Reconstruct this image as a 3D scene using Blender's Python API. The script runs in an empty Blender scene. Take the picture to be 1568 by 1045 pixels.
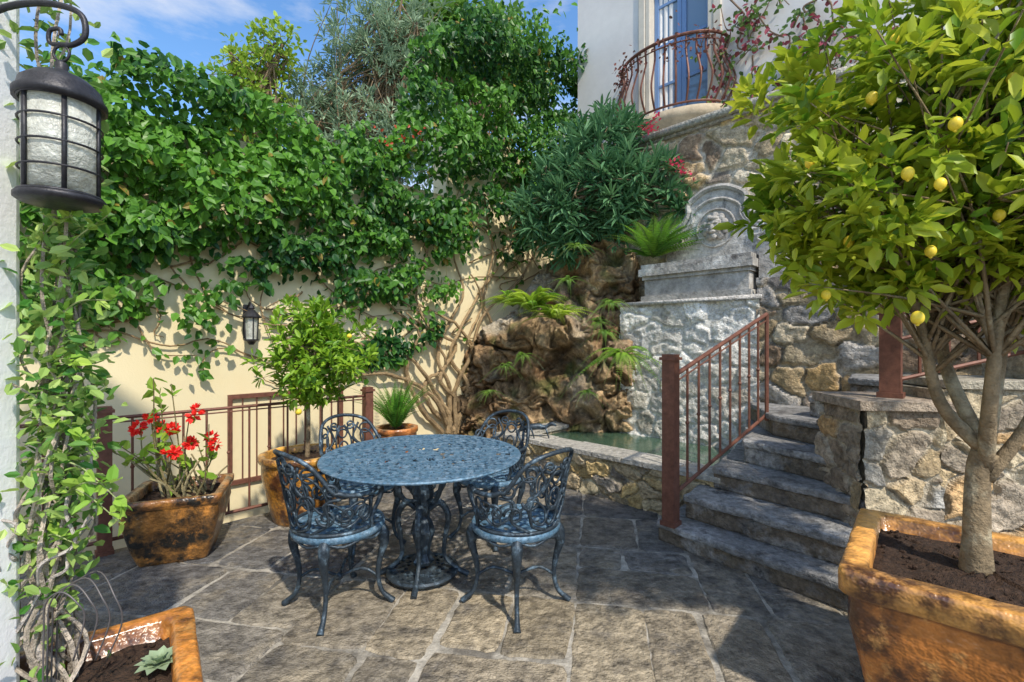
import bpy, math, random
import numpy as np
from mathutils import Vector
rng=np.random.default_rng(11); random.seed(11)
sc=bpy.context.scene
S2=math.sqrt(.5)
def P(px,py,d): return np.array([(px-784)/720*d, d, 1.4-(py-522.5)/720*d])
def PC(px,py,c):
    r=(px-784)/720; Y=c/(1+r); return P(px,py,Y)
def PW(px,py,off=0.0):
    r=(px-784)/720; Y=(7-off*1.414)/(1-r); return P(px,py,Y)
def nrm(a):
    a=np.asarray(a,float); return a/np.maximum(np.linalg.norm(a,axis=-1,keepdims=True),1e-9)
# ---------- noise
def h3(i,j,k):
    h=(i.astype(np.int64)*374761393+j.astype(np.int64)*668265263+k.astype(np.int64)*1274126177)&0xffffffff
    h=((h^(h>>13))*1103515245+12345)&0xffffffff
    h=((h^(h>>16))*69069+907)&0xffffffff
    return ((h>>8)&0xffff)/65535.0
def vn(p):
    p=np.asarray(p,float); i=np.floor(p).astype(np.int64); f=p-i; f=f*f*(3-2*f); r=0
    for a in (0,1):
        for b in (0,1):
            for c in (0,1):
                w=(f[:,0] if a else 1-f[:,0])*(f[:,1] if b else 1-f[:,1])*(f[:,2] if c else 1-f[:,2])
                r=r+w*h3(i[:,0]+a,i[:,1]+b,i[:,2]+c)
    return r
def fbm(p,o=4):
    s=0;a=.5;t=0;p=np.asarray(p,float)
    for k in range(o): s=s+a*vn(p*2**k+17.3*k); t+=a; a*=.5
    return s/t
def voro(u,v,cw,ch,seed=0,jit=.8,pw=2.0):
    U=u/cw; V=v/ch; iu=np.floor(U).astype(np.int64); iv=np.floor(V).astype(np.int64)
    d1=np.full(u.shape,9.);d2=d1.copy(); a1=np.zeros(u.shape); b1=a1.copy(); X1=a1.copy(); Y1=a1.copy()
    for a in (-2,-1,0,1,2):
        for b in (-2,-1,0,1,2):
            ci=iu+a;cj=iv+b; sd=np.full(u.shape,seed)
            x=ci+.5+jit*(h3(ci,cj,sd)-.5)+.5*(cj%2); y=cj+.5+jit*(h3(ci,cj,sd+7)-.5)
            d=(np.abs(U-x)**pw+np.abs(V-y)**pw)**(1/pw); r=h3(ci,cj,sd+3); r2=h3(ci,cj,sd+5)
            n=d<d1
            d2=np.where(n,d1,np.minimum(d2,d)); a1=np.where(n,r,a1); b1=np.where(n,r2,b1); X1=np.where(n,U-x,X1); Y1=np.where(n,V-y,Y1); d1=np.where(n,d,d1)
    return d1,d2,a1,b1,X1,Y1
# ---------- mesh builder
class MB:
    def __init__(s): s.v=[];s.f=[];s.c=[];s.m=[];s.n=0
    def add(s,v,f,c=(.5,.5,.5),m=0):
        v=np.asarray(v,float).reshape(-1,3)
        if isinstance(f,np.ndarray): ff=(f+s.n).tolist()
        else: ff=[[i+s.n for i in q] for q in f]
        s.v.append(v); s.f+=ff; s.m+=[m]*len(ff)
        c=np.asarray(c,float)
        if c.ndim==1: c=np.tile(c,(len(v),1))
        s.c.append(c); s.n+=len(v)
    def obj(s,name,mats,smooth=True,bevel=0,parent=None):
        me=bpy.data.meshes.new(name); V=np.concatenate(s.v)
        me.from_pydata(V.tolist(),[],s.f)
        if not isinstance(mats,list): mats=[mats]
        for m in mats: me.materials.append(m)
        me.polygons.foreach_set('material_index',s.m)
        me.polygons.foreach_set('use_smooth',[smooth]*len(s.f))
        at=me.color_attributes.new('Col','FLOAT_COLOR','POINT')
        C=np.concatenate(s.c); C=np.hstack([C,np.ones((len(C),1))]).astype(np.float32)
        at.data.foreach_set('color',C.ravel()); me.update()
        o=bpy.data.objects.new(name,me); sc.collection.objects.link(o)
        if bevel:
            b=o.modifiers.new('b','BEVEL'); b.width=bevel; b.segments=2; b.limit_method='ANGLE'; b.angle_limit=math.radians(40)
        if parent: o.parent=parent
        return o
def grid_faces(nu,nv,wrap=False):
    i=np.arange(nu if wrap else nu-1); j=np.arange(nv-1)
    I,J=np.meshgrid(i,j,indexing='ij'); I2=(I+1)%nu
    return np.stack([I*nv+J,I2*nv+J,I2*nv+J+1,I*nv+J+1],-1).reshape(-1,4)
def box(mb,O,U,N,u0,u1,n0,n1,z0,z1,c=(.5,.5,.5),m=0):
    O=np.array(O,float);U=np.array(U,float);N=np.array(N,float);Z=np.array([0,0,1.])
    v=[O+U*a+N*b+Z*z for z in (z0,z1) for b in (n0,n1) for a in (u0,u1)]
    f=[(0,2,3,1),(4,5,7,6),(0,1,5,4),(2,6,7,3),(0,4,6,2),(1,3,7,5)]
    if np.dot(np.cross(U,N),Z)<0: f=[q[::-1] for q in f]
    mb.add(v,f,c,m)
def prism(mb,poly,z0,z1,c=(.5,.5,.5),m=0):
    n=len(poly); a=sum(poly[i][0]*poly[(i+1)%n][1]-poly[(i+1)%n][0]*poly[i][1] for i in range(n))
    if a<0: poly=poly[::-1]
    v=[(x,y,z0) for x,y in poly]+[(x,y,z1) for x,y in poly]
    f=[tuple(range(n))[::-1],tuple(range(n,2*n))]+[(i,(i+1)%n,n+(i+1)%n,n+i) for i in range(n)]
    mb.add(v,f,c,m)
def cat(pts,k=6):
    p=np.array(pts,float); q=np.vstack([2*p[0]-p[1],p,2*p[-1]-p[-2]]); out=[]
    for i in range(len(p)-1):
        a,b,c,d=q[i:i+4]
        for t in np.arange(k)/k:
            out.append(.5*((2*b)+(-a+c)*t+(2*a-5*b+4*c-d)*t*t+(-a+3*b-3*c+d)*t**3))
    out.append(p[-1]); return np.array(out)
def tube(mb,pts,r,n=6,c=(.5,.5,.5),m=0,closed=False):
    p=np.array(pts,float); k=len(p); r=np.broadcast_to(np.interp(np.linspace(0,1,k),np.linspace(0,1,len(np.atleast_1d(r))),np.atleast_1d(r)),(k,))
    if closed: t=nrm(np.roll(p,-1,0)-np.roll(p,1,0))
    else: t=nrm(np.gradient(p,axis=0))
    ref=np.array([0,0,1.]) if abs(t[0][2])<.9 else np.array([1.,0,0])
    x=nrm(np.cross(t[0],ref)); X=[x]
    for i in range(1,k):
        x=x-np.dot(x,t[i])*t[i]; x=nrm(x); X.append(x)
    X=np.array(X);Y=np.cross(t,X); a=np.arange(n)/n*2*math.pi
    V=p[:,None]+r[:,None,None]*(np.cos(a)[None,:,None]*X[:,None]+np.sin(a)[None,:,None]*Y[:,None])
    i=np.arange(k if closed else k-1);j=np.arange(n);I,J=np.meshgrid(i,j,indexing='ij');I2=(I+1)%k;J2=(J+1)%n
    F=np.stack([I*n+J,I*n+J2,I2*n+J2,I2*n+J],-1).reshape(-1,4).tolist()
    if not closed: F+= [list(range(n))[::-1],[(k-1)*n+q for q in range(n)]]
    mb.add(V.reshape(-1,3),F,c,m)
def loft(mb,rings,c=(.5,.5,.5),m=0,cap0=True,cap1=True):
    R=np.array(rings,float); k,n=R.shape[:2]
    I,J=np.meshgrid(np.arange(k-1),np.arange(n),indexing='ij');J2=(J+1)%n
    F=np.stack([I*n+J,I*n+J2,(I+1)*n+J2,(I+1)*n+J],-1).reshape(-1,4).tolist()
    if cap0: F.append(list(range(n))[::-1])
    if cap1: F.append([(k-1)*n+q for q in range(n)])
    cc=c
    if isinstance(c,list): cc=np.repeat(np.array(c,float),n,axis=0)
    mb.add(R.reshape(-1,3),F,cc,m)
def lathe(mb,ctr,prof,n=16,c=(.5,.5,.5),m=0,flute=0,nf=8):
    a=np.arange(n)/n*2*math.pi; fl=1+flute*np.cos(a*nf)
    loft(mb,[np.stack([ctr[0]+r*fl*np.cos(a),ctr[1]+r*fl*np.sin(a),np.full(n,ctr[2]+z)],1) for r,z in prof],c,m)
def ball(mb,ctr,r,sc3=(1,1,1),c=(.5,.5,.5),m=0,n=10):
    pr=[(max(.001,r*math.sin(t)),-r*math.cos(t)) for t in np.linspace(.02,math.pi-.02,n)]
    a=np.arange(n+4)/(n+4)*2*math.pi
    loft(mb,[np.stack([ctr[0]+q*sc3[0]*np.cos(a),ctr[1]+q*sc3[1]*np.sin(a),np.full(n+4,ctr[2]+z*sc3[2])],1) for q,z in pr],c,m)
T_OV=np.array([(0,0,0),(.28,.33,.07),(.68,.24,.05),(1,0,-.08),(.68,-.24,.05),(.28,-.33,.07)])
T_LE=np.array([(0,0,0),(.3,.2,.07),(.7,.17,.05),(1,0,-.1),(.7,-.17,.05),(.3,-.2,.07)])
T_LO=np.array([(0,0,0),(.3,.075,.03),(.7,.06,.0),(1,0,-.12),(.7,-.06,.0),(.3,-.075,.03)])
def leaves(mb,pos,d,up,size,col,T=T_OV,m=0):
    pos=np.asarray(pos,float);N=len(pos); x=nrm(d); up=np.broadcast_to(np.asarray(up,float),pos.shape)+rng.normal(0,.01,pos.shape)
    z=nrm(up-(up*x).sum(1,keepdims=True)*x); y=np.cross(z,x); size=np.broadcast_to(size,(N,))
    V=pos[:,None]+size[:,None,None]*(T[None,:,0,None]*x[:,None]+T[None,:,1,None]*y[:,None]+T[None,:,2,None]*z[:,None])
    b=np.arange(N)[:,None]*6
    F=np.concatenate([b+np.array([[0,3,2,1]]),b+np.array([[0,5,4,3]])])
    col=np.broadcast_to(np.asarray(col,float),(N,3))
    mb.add(V.reshape(-1,3),F,np.repeat(col,6,axis=0),m)
def lerpc(a,b,t): a=np.array(a);b=np.array(b);t=np.asarray(t)[...,None];return a*(1-t)+b*t
# ---------- materials
def mat(name,base=None,rough=.8,nz=(8,.3),bump=(60,.3,.01),metal=0,spec=.4,c2=None,c2s=3,c2r=(.45,.6),c3=None,c3s=9,c3r=(.55,.7),transl=0,coat=0,stretch=None):
    m=bpy.data.materials.new(name); m.use_nodes=True; nt=m.node_tree; N=nt.nodes; L=nt.links
    b=N['Principled BSDF']; b.inputs['Roughness'].default_value=rough; b.inputs['Metallic'].default_value=metal; b.inputs['Specular IOR Level'].default_value=spec
    if coat: b.inputs['Coat Weight'].default_value=coat; b.inputs['Coat Roughness'].default_value=.15
    tc=N.new('ShaderNodeTexCoord'); co=tc.outputs['Object']
    if stretch:
        mp=N.new('ShaderNodeMapping'); mp.inputs['Scale'].default_value=stretch; L.new(co,mp.inputs[0]); co=mp.outputs[0]
    if base is None:
        a=N.new('ShaderNodeAttribute'); a.attribute_name='Col'; col=a.outputs['Color']
    else:
        a=N.new('ShaderNodeRGB'); a.outputs[0].default_value=(*base,1); col=a.outputs[0]
    for C,s,rr in ((c2,c2s,c2r),(c3,c3s,c3r)):
        if not C: continue
        n2=N.new('ShaderNodeTexNoise'); n2.inputs['Scale'].default_value=s; n2.inputs['Detail'].default_value=5; n2.inputs['Roughness'].default_value=.68; L.new(co,n2.inputs['Vector'])
        r=N.new('ShaderNodeMapRange'); r.inputs[1].default_value=rr[0]; r.inputs[2].default_value=rr[1]; L.new(n2.outputs[0],r.inputs[0])
        mx=N.new('ShaderNodeMix'); mx.data_type='RGBA'; L.new(r.outputs[0],mx.inputs[0]); L.new(col,mx.inputs[6]); mx.inputs[7].default_value=(*C,1); col=mx.outputs[2]
    if nz:
        n=N.new('ShaderNodeTexNoise'); n.inputs['Scale'].default_value=nz[0]; n.inputs['Detail'].default_value=4; n.inputs['Roughness'].default_value=.75; L.new(co,n.inputs['Vector'])
        r=N.new('ShaderNodeMapRange'); r.inputs[1].default_value=.3; r.inputs[2].default_value=.7; r.inputs[3].default_value=1-nz[1]; r.inputs[4].default_value=1+nz[1]; L.new(n.outputs[0],r.inputs[0])
        mx=N.new('ShaderNodeVectorMath'); mx.operation='SCALE'; L.new(col,mx.inputs[0]); L.new(r.outputs[0],mx.inputs['Scale']); col=mx.outputs[0]
    L.new(col,b.inputs['Base Color'])
    if bump:
        n=N.new('ShaderNodeTexNoise'); n.inputs['Scale'].default_value=bump[0]; n.inputs['Detail'].default_value=3; n.inputs['Roughness'].default_value=.7; L.new(co,n.inputs['Vector'])
        bp=N.new('ShaderNodeBump'); bp.inputs['Strength'].default_value=bump[1]; bp.inputs['Distance'].default_value=bump[2]; L.new(n.outputs[0],bp.inputs['Height']); L.new(bp.outputs[0],b.inputs['Normal'])
    if transl:
        t=N.new('ShaderNodeBsdfTranslucent'); L.new(col,t.inputs[0]); ms=N.new('ShaderNodeMixShader'); ms.inputs[0].default_value=transl
        L.new(b.outputs[0],ms.inputs[1]); L.new(t.outputs[0],ms.inputs[2]); L.new(ms.outputs[0],N['Material Output'].inputs[0])
    return m
M_leaf=mat('leaf',None,.42,None,None,spec=.45,transl=.38)
M_leafdull=mat('leaf_matt',None,.6,None,None,spec=.3,transl=.3)
M_bark=mat('bark',(.24,.17,.10),.9,(25,.4),(50,.8,.02))
M_barkg=mat('bark_grey',(.22,.16,.09),.85,(14,.5),(35,.9,.015),c2=(.34,.29,.19),c2s=6,c2r=(.5,.62))
M_stone=mat('masonry',None,.92,(26,.5),(38,1.0,.025),spec=.25)
M_floor=mat('flagstone',None,.6,(14,.65),(26,1.0,.03),spec=.45,c2=(.28,.235,.165),c2s=1.9,c2r=(.50,.66),c3=(.06,.057,.055),c3s=5,c3r=(.50,.72))
M_mortar=mat('mortar',(.40,.365,.30),.95,(9,.5),(60,.8,.012),c2=(.15,.135,.11),c2s=3.2,c2r=(.47,.62))
M_cream=mat('cream_stucco',(.80,.69,.43),.9,(2.2,.10),(90,.35,.006),c2=(.66,.55,.33),c2s=1.1,c2r=(.5,.75))
M_house=mat('house_stucco',(.70,.67,.64),.9,(1.5,.08),(90,.25,.006))
M_white=mat('white_paint_wall',(.86,.86,.86),.8,(3,.05),(60,.3,.006))
M_rust=mat('brown_iron',(.17,.07,.045),.55,(20,.35),(80,.3,.004),metal=.15)
M_iron=mat('cast_metal',(.035,.05,.065),.45,(40,.5),(90,.6,.004),metal=.35,c2=(.15,.22,.28),c2s=16,c2r=(.52,.70))
M_ttop=mat('table_metal',(.085,.17,.25),.52,(60,.55),(110,.7,.003),metal=.2,c2=(.25,.35,.44),c2s=22,c2r=(.47,.72))
M_glaze=mat('glazed_terracotta',None,.28,(9,.5),(14,.6,.03),spec=.5,c2=(.09,.035,.014),c2s=4.0,c2r=(.45,.59),c3=(.50,.24,.07),c3s=11,c3r=(.56,.68),coat=.4)
M_glazed=mat('dark_glazed_terracotta',None,.28,(9,.5),(14,.6,.03),spec=.5,c2=(.02,.017,.013),c2s=5,c2r=(.44,.58),c3=(.36,.15,.03),c3s=9,c3r=(.54,.68),coat=.4)
M_soil=mat('soil',(.05,.028,.016),1,(40,.6),(50,1,.03))
M_lant=mat('black_iron',(.035,.035,.04),.45,(30,.4),(60,.4,.004),metal=.4)
M_fruit=mat('lemon_skin',(.84,.62,.05),.42,(14,.22),(150,.3,.002))
M_step=mat('step_stone',None,.75,(20,.55),(22,1.0,.03),c2=(.40,.39,.37),c2s=3.5,c2r=(.49,.64),c3=(.055,.052,.05),c3s=7,c3r=(.52,.7))
M_carve=mat('carved_stone',(.37,.345,.305),.85,(9,.45),(30,.8,.015),c2=(.58,.56,.51),c2s=3,c2r=(.48,.64),c3=(.14,.125,.11),c3s=6,c3r=(.54,.7))
M_petal=mat('petal',None,.5,None,None,transl=.3)
M_ground=mat('ground_soil',(.2,.16,.1),.95,(3,.3),(20,.5,.03))
M_water=mat('water',(.06,.11,.07),.05,None,(9,.25,.02),spec=.8)
M_lglass=mat('seeded_glass',(.84,.85,.76),.3,(30,.3),(40,1.0,.01),spec=.8,transl=.5)
M_win=mat('window_glass',(.16,.24,.34),.06,None,None,spec=1)
M_curt=mat('curtain',(.8,.78,.75),.9,(3,.1),None)
M_wframe=mat('window_frame',(.62,.56,.46),.6,(5,.1),None)
M_wblue=mat('blue_mullion',(.16,.27,.48),.5,None,None)
M_vstem=mat('vine_stem',None,.9,(25,.4),(50,.8,.02))
# ---------- frames
Z=np.array([0,0,1.]); VV=np.array([S2,-S2,0]); NN=np.array([-S2,-S2,0]); GU=np.array([S2,S2,0]); GN=np.array([S2,-S2,0])
def OC(c): return np.array([0,c,0.])
OW=np.array([0,7.,0])
# ---------- ground
mb=MB(); mb.add([(-300,-300,-1),(300,-300,-1),(300,300,-1),(-300,300,-1)],[(0,1,2,3)]); mb.obj('ground',M_ground,False)
mb=MB(); prism(mb,[(-4.2,-3),(-4.2,1.62),(-1.385,4.435),(-2.0,5.05),(1.3,8.3),(8,2),(8,-3)],-.99,0)
mb.obj('terrace_base',M_mortar,False)
# flagstones
mb=MB(); ang=math.radians(-10); ca,sa=math.cos(ang),math.sin(ang)
rects=[]
def split(a0,b0,a1,b1):
    w=a1-a0;h=b1-b0
    if max(w,h)<.62 or (max(w,h)<.85 and min(w,h)<.45 and random.random()<.55): rects.append((a0,b0,a1,b1)); return
    t=random.uniform(.38,.62)
    if w*random.uniform(.8,1.2)>h: split(a0,b0,a0+w*t,b1);split(a0+w*t,b0,a1,b1)
    else: split(a0,b0,a1,b0+h*t);split(a0,b0+h*t,a1,b1)
for i in range(9):
    for j in range(8):
        split(-5.5+i*1.35,-1.2+j*1.25,-5.5+(i+1)*1.35,-1.2+(j+1)*1.25)
def clip(poly,a,b,c):
    out=[]
    for i in range(len(poly)):
        p=poly[i];q=poly[(i+1)%len(poly)];dp=a*p[0]+b*p[1]-c;dq=a*q[0]+b*q[1]-c
        if dp<=0: out.append(p)
        if dp*dq<0: t=dp/(dp-dq); out.append((p[0]+t*(q[0]-p[0]),p[1]+t*(q[1]-p[1])))
    return out
for (a0,b0,a1,b1) in rects:
    g=random.uniform(.005,.013)
    a0+=g;b0+=g;a1-=g;b1-=g
    pts=[]
    cor=[(a0,b0),(a1,b0),(a1,b1),(a0,b1)]; cor=[(x+random.uniform(-.016,.016),y+random.uniform(-.016,.016)) for x,y in cor]
    for k in range(4):
        p=np.array(cor[k]);q=np.array(cor[(k+1)%4]); n=max(3,int(np.linalg.norm(q-p)/.045))
        for t in np.arange(n)/n:
            e=p+(q-p)*t+np.array([random.uniform(-.006,.006),random.uniform(-.006,.006)])
            if t==0: e=e+(np.array([(a0+a1)/2,(b0+b1)/2])-e)*.05
            pts.append(tuple(e))
    pts=[(x*ca-y*sa,x*sa+y*ca) for x,y in pts]
    c=np.mean(pts,0)
    if c[0]+c[1]<3.2: pts=clip(pts,-1,1,5.80)
    pts=clip(pts,1,0,7.5); pts=clip(pts,-1,0,4.1); pts=clip(pts,-1,1,6.98); pts=clip(pts,0,-1,1.5)
    if len(pts)<5: continue
    c=np.mean(pts,0)
    if abs(c[0])>5: continue
    n=len(pts); pp=np.array(pts)
    inn=pp+(c-pp)*np.minimum(.08,.010/np.maximum(.01,np.linalg.norm(pp-c,axis=1)))[:,None]
    zt=.006+random.uniform(-.002,.003); tx,ty=random.uniform(-.006,.006),random.uniform(-.006,.006)
    zi=zt+(inn[:,0]-c[0])*tx+(inn[:,1]-c[1])*ty
    V=np.vstack([np.c_[pp,np.full(n,.001)],np.c_[inn,zi]])
    F=[(i,(i+1)%n,n+(i+1)%n,n+i) for i in range(n)]+[tuple(range(n,2*n))]
    be=math.exp(-(((c[0]+.1)/1.1)**2+((c[1]-2.25)/.45)**2))*.85  # pool of sunlight in front of the table, tinted into the slab colours
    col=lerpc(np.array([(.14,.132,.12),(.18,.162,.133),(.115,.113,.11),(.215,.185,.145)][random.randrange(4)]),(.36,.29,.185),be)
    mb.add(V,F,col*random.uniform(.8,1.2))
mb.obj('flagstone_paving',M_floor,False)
# ---------- masonry sheet
PAL=[(.36,.27,.15),(.44,.36,.23),(.28,.23,.18),(.50,.42,.29),(.24,.17,.11),(.46,.31,.14),(.32,.30,.27),(.22,.20,.18)]
def masonry(mb,O,U,N,w,z0,z1,cw=.24,ch=.15,dep=.035,seed=0,pal=PAL,mort=(.46,.40,.30),res=.017,warp=.13,rough=.02,m=0,ew=.10,e0=.03):
    U=np.array(U,float);N=np.array(N,float);O=np.array(O,float)
    nu=int(w/res)+2;nz=int((z1-z0)/res)+2
    a,b=np.meshgrid(np.linspace(0,w,nu),np.linspace(z0,z1,nz),indexing='ij'); a=a.ravel();b=b.ravel()
    q=np.stack([a*3,b*3,np.full(a.shape,seed*3.1)],1)
    aw=a+(fbm(q,4)-.5)*warp*3; bw=b+(fbm(q+40,4)-.5)*warp*2
    d1,d2,r1,r2,cx,cy=voro(aw,bw,cw,ch,seed,.95,2.8); e=np.clip((d2-d1-e0)/ew,0,1); e=e*e*(3-2*e)
    disp=e*dep*(.5+.7*r2+(r1-.5)*cx*1.2+(r2-.5)*cy*1.2)+(fbm(q*5,4)-.5)*rough*2*(.35+e)+(fbm(q*1.5+70,3)-.5)*rough*2
    pl=np.array(pal); col=pl[(r1*len(pl)).astype(int)%len(pl)]*(.7+.6*r2)[:,None]
    mn=.45+1.1*fbm(q*3.5,4); col=col*mn[:,None]
    st=np.clip((fbm(q*1.2+11,3)-.5)*4,0,1)*.55; mo=np.array(mort)*(.7+.6*fbm(q*5+3,3))[:,None]
    e2=e*(1-st*.6)
    col=mo*(1-e2)[:,None]+col*e2[:,None]
    V=O+a[:,None]*U+b[:,None]*Z+disp[:,None]*N
    F=grid_faces(nu,nz)
    if np.dot(np.cross(U,Z),N)<0: F=F[:,::-1]
    mb.add(V,F,col,m)
# ---------- garden wall
mb=MB(); sL=-6.5/S2; sM=-.85/S2; sR=1.0/S2
box(mb,OW,GU,GN,sL,sM,-.3,0,-1,3.3); box(mb,OW,GU,GN,sM,sR+.2,-.32,-.002,-1,4.3)
mb.obj('cream_garden_wall',M_cream,False,bevel=.02)
# ---------- pool
mb=MB()
cF=5.0; x0=.02; x1=2.1
def sx(x): return x/S2
masonry(mb,OC(cF)+VV*sx(x0),VV,NN,sx(x1-x0),0,.36,cw=.22,ch=.13,seed=3,pal=[(.50,.36,.16),(.48,.40,.25),(.36,.28,.17),(.52,.42,.27),(.28,.24,.19)],mort=(.46,.38,.24),res=.013)
box(mb,OC(cF),VV,NN,sx(x0),sx(x1),-.22,-.01,0,.355,(.3,.26,.2))
box(mb,OC(cF),VV,NN,sx(x0)-.2,sx(x0)-.002,-1.0,.0,0,.36,(.36,.30,.2))
s=sx(x0)-.24
while s<sx(x1):
    w=random.uniform(.28,.5); e=min(s+w,sx(x1))
    box(mb,OC(cF),VV,NN,s,e-.008,-.26,.05,.362,.405+random.uniform(-.004,.004),np.array((.46,.43,.37))*random.uniform(.8,1.1)); s+=w
t=.27
while t<1.0:
    box(mb,OC(cF),VV,NN,sx(x0)-.24,sx(x0)+.02,-t-.33,-t,.362,.405,np.array((.46,.43,.37))*random.uniform(.8,1.1)); t+=.34
o=mb.obj('stone_fountain_pool',M_stone,False,bevel=.012)
mb=MB(); box(mb,OC(cF),VV,NN,sx(x0)-.0,sx(2.6),-1.6,-.223,.05,.33); mb.obj('pool_water',M_water,False)
# white plaster wall
mb=MB()
WP=[(.60,.565,.48),(.70,.67,.59),(.46,.42,.34),(.66,.64,.58)]
masonry(mb,OC(6.8)+VV*sx(1.28),VV,NN,sx(1.07),.1,1.84,cw=.30,ch=.2,dep=.026,seed=9,pal=WP,mort=(.70,.67,.59),rough=.022,ew=.25,e0=.0,warp=.16,res=.014)
masonry(mb,OC(6.8)+VV*sx(1.28),-NN,-VV,.45,.1,1.84,cw=.26,ch=.17,dep=.03,seed=8,pal=WP,mort=(.60,.58,.54),rough=.02)
box(mb,OC(6.8),VV,NN,sx(1.28),sx(2.35),-.6,-.03,.0,1.835,(.6,.58,.54))
box(mb,OC(6.8),VV,NN,sx(1.27),sx(2.36),-.46,.05,1.80,1.842,(.58,.55,.50))
mb.obj('whitewashed_stone_wall',M_stone,True)
# big retaining wall
mb=MB()
masonry(mb,OC(7.45)+VV*sx(.95),VV,NN,sx(3.6),1.2,3.82,cw=.32,ch=.21,dep=.05,seed=21,pal=[(.42,.33,.2),(.52,.44,.30),(.33,.27,.21),(.60,.52,.38),(.28,.2,.13),(.50,.35,.17)],mort=(.60,.53,.41),ew=.14)
box(mb,OC(7.45),VV,NN,sx(.95),sx(5),-.68,-.03,0,3.77,(.4,.35,.28))
box(mb,OC(7.45),VV,NN,sx(1.0),sx(5),-.69,.10,3.825,3.90,(.46,.42,.34))
box(mb,OC(7.45),VV,NN,sx(1.0),sx(5),-.692,.06,3.78,3.823,(.40,.35,.28))
masonry(mb,OC(6.85)+VV*sx(2.352),VV,NN,sx(2.4),.2,2.0,cw=.30,ch=.19,dep=.055,seed=31)
box(mb,OC(6.85),VV,NN,sx(2.352),sx(5),-.43,-.03,0,1.995,(.3,.26,.2))
mb.obj('stone_retaining_wall',M_stone,True)
# ---------- rock outcrop
mb=MB()
path=cat([(-.86,6.2,0),(-.5,5.95,0),(.05,5.85,0),(.6,5.62,0),(1.0,5.45,0),(1.34,5.4,0),(1.5,5.55,0)],20)
seg=np.r_[0,np.cumsum(np.linalg.norm(np.diff(path,axis=0),axis=1))]; LT=seg[-1]
nu=210;nz=210
uu=np.linspace(0,LT,nu); bx=np.interp(uu,seg,path[:,0]);by=np.interp(uu,seg,path[:,1])
topz=np.interp(bx,[-.86,-.7,-.45,-.1,.15,.45,.8,1.2,1.5],[.9,1.2,1.6,1.9,2.35,2.6,2.66,2.6,2.4])
U_,T_=np.meshgrid(np.arange(nu),np.linspace(0,1.25,nz),indexing='ij')
U_=U_.ravel();T_=T_.ravel(); X=bx[U_];Y=by[U_]; H=topz[U_]
zz=np.minimum(T_,1)*H; back=np.maximum(T_-1,0)*4.5
led=1/(1+np.exp(-(zz-1.62-.1*np.sin(X*6))*22)); ledw=np.interp(X,[-.9,.0,.4,.8,1.3],[.5,.5,.4,.2,.05])
arr=zz*.10+led*ledw+back
q=np.stack([X*2.2,Y*2.2,zz*2.2],1)
wv=np.stack([fbm(q*1.1+5,3),fbm(q*1.1+25,3),fbm(q*1.1+45,3)],1)-.5
qq=q+wv*1.6
n1=fbm(qq*.8,5); n2=fbm(qq*3.5,4); n4=fbm(qq*9,3)
rid=1-abs(2*fbm(qq*1.0+9,4)-1); rid2=1-abs(2*fbm(qq*np.array([1,1,2.2])*1.6+19,4)-1)
d1,d2,r1,r2,cx,cy=voro(X+wv[:,0]*.5,zz+wv[:,1]*.5,.6,.42,77,.9,2.2); e=np.clip((d2-d1)/.18,0,1)
out=(n1-.5)*.75-(1-e)*.07+(r2-.5)*.16*e-(rid2>.93)*.03-np.clip(rid-.86,0,1)*.6+(n2-.5)*.18+(n4-.5)*.07
nx,ny=np.array([-.25,-.97])
V=np.stack([X-nx*arr+nx*out,Y-ny*arr+ny*out,zz+(n2-.5)*.10+(fbm(q*2+30,3)-.5)*.12*(T_>.05)],1)
tt=np.clip((fbm(qq*1.3+60,4)-.3)*2.2,0,1)
col=lerpc((.27,.155,.075),(.56,.40,.22),tt)
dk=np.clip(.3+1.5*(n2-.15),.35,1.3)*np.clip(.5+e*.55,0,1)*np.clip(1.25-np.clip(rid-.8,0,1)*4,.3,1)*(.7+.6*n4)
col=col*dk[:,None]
gm=np.clip((fbm(q*1.1+77,4)-.51)*7,0,1)*np.clip(1.3-X,0.3,1); col=col*(1-gm*.7)[:,None]+np.array((.46,.42,.33))*(gm*.7*(.5+n2))[:,None]
gr=np.clip((fbm(q*1.7+50,3)-.58)*8,0,1); col=col*(1-gr*.55)[:,None]+np.array((.10,.14,.03))*gr[:,None]*.55
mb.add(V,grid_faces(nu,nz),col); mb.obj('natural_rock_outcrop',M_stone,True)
# ---------- fountain basin and headstone
mb=MB(); O=OC(6.8)
a,b=sx(1.5),sx(2.28)
for (z0,z1,g) in [(1.844,1.90,.03),(1.90,2.08,.0),(2.08,2.12,.02),(2.12,2.2,.05),(2.2,2.25,.03)]:
    box(mb,O,VV,NN,a-g,b+g,-.42,g+.01,z0,z1-.001)
box(mb,O,VV,NN,b+.055,b+.30,-.5,-.1,1.844,2.3)
hs=[(-.56,0),(-.56,.18),(-.50,.22),(-.52,.34),(-.44,.43),(-.36,.46),(-.30,.56),(-.30,.66),(-.2,.74),(-.08,.79),(.08,.79),(.2,.74),(.30,.66),(.30,.56),(.36,.46),(.44,.43),(.52,.34),(.50,.22),(.56,.18),(.56,0)]
hc=sx(2.30); oh=OC(7.45)
def hp(x,n,z): return oh+VV*(hc+x)+NN*n+Z*(2.25+z)
n=len(hs); V=[hp(x,.02,z) for x,z in hs]+[hp(x,.17,z) for x,z in hs]
mb.add(V,[tuple(range(n,2*n)),tuple(range(n))[::-1]]+[(i,i+n,(i+1)%n+n,(i+1)%n) for i in range(n)])
def hring(k,r,nn): tube(mb,cat([hp(x*k,nn,max(.0,z*k+.0)) for x,z in hs[1:-1]],3),r,6)
hring(1.0,.032,.17); hring(.84,.018,.175)
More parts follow.
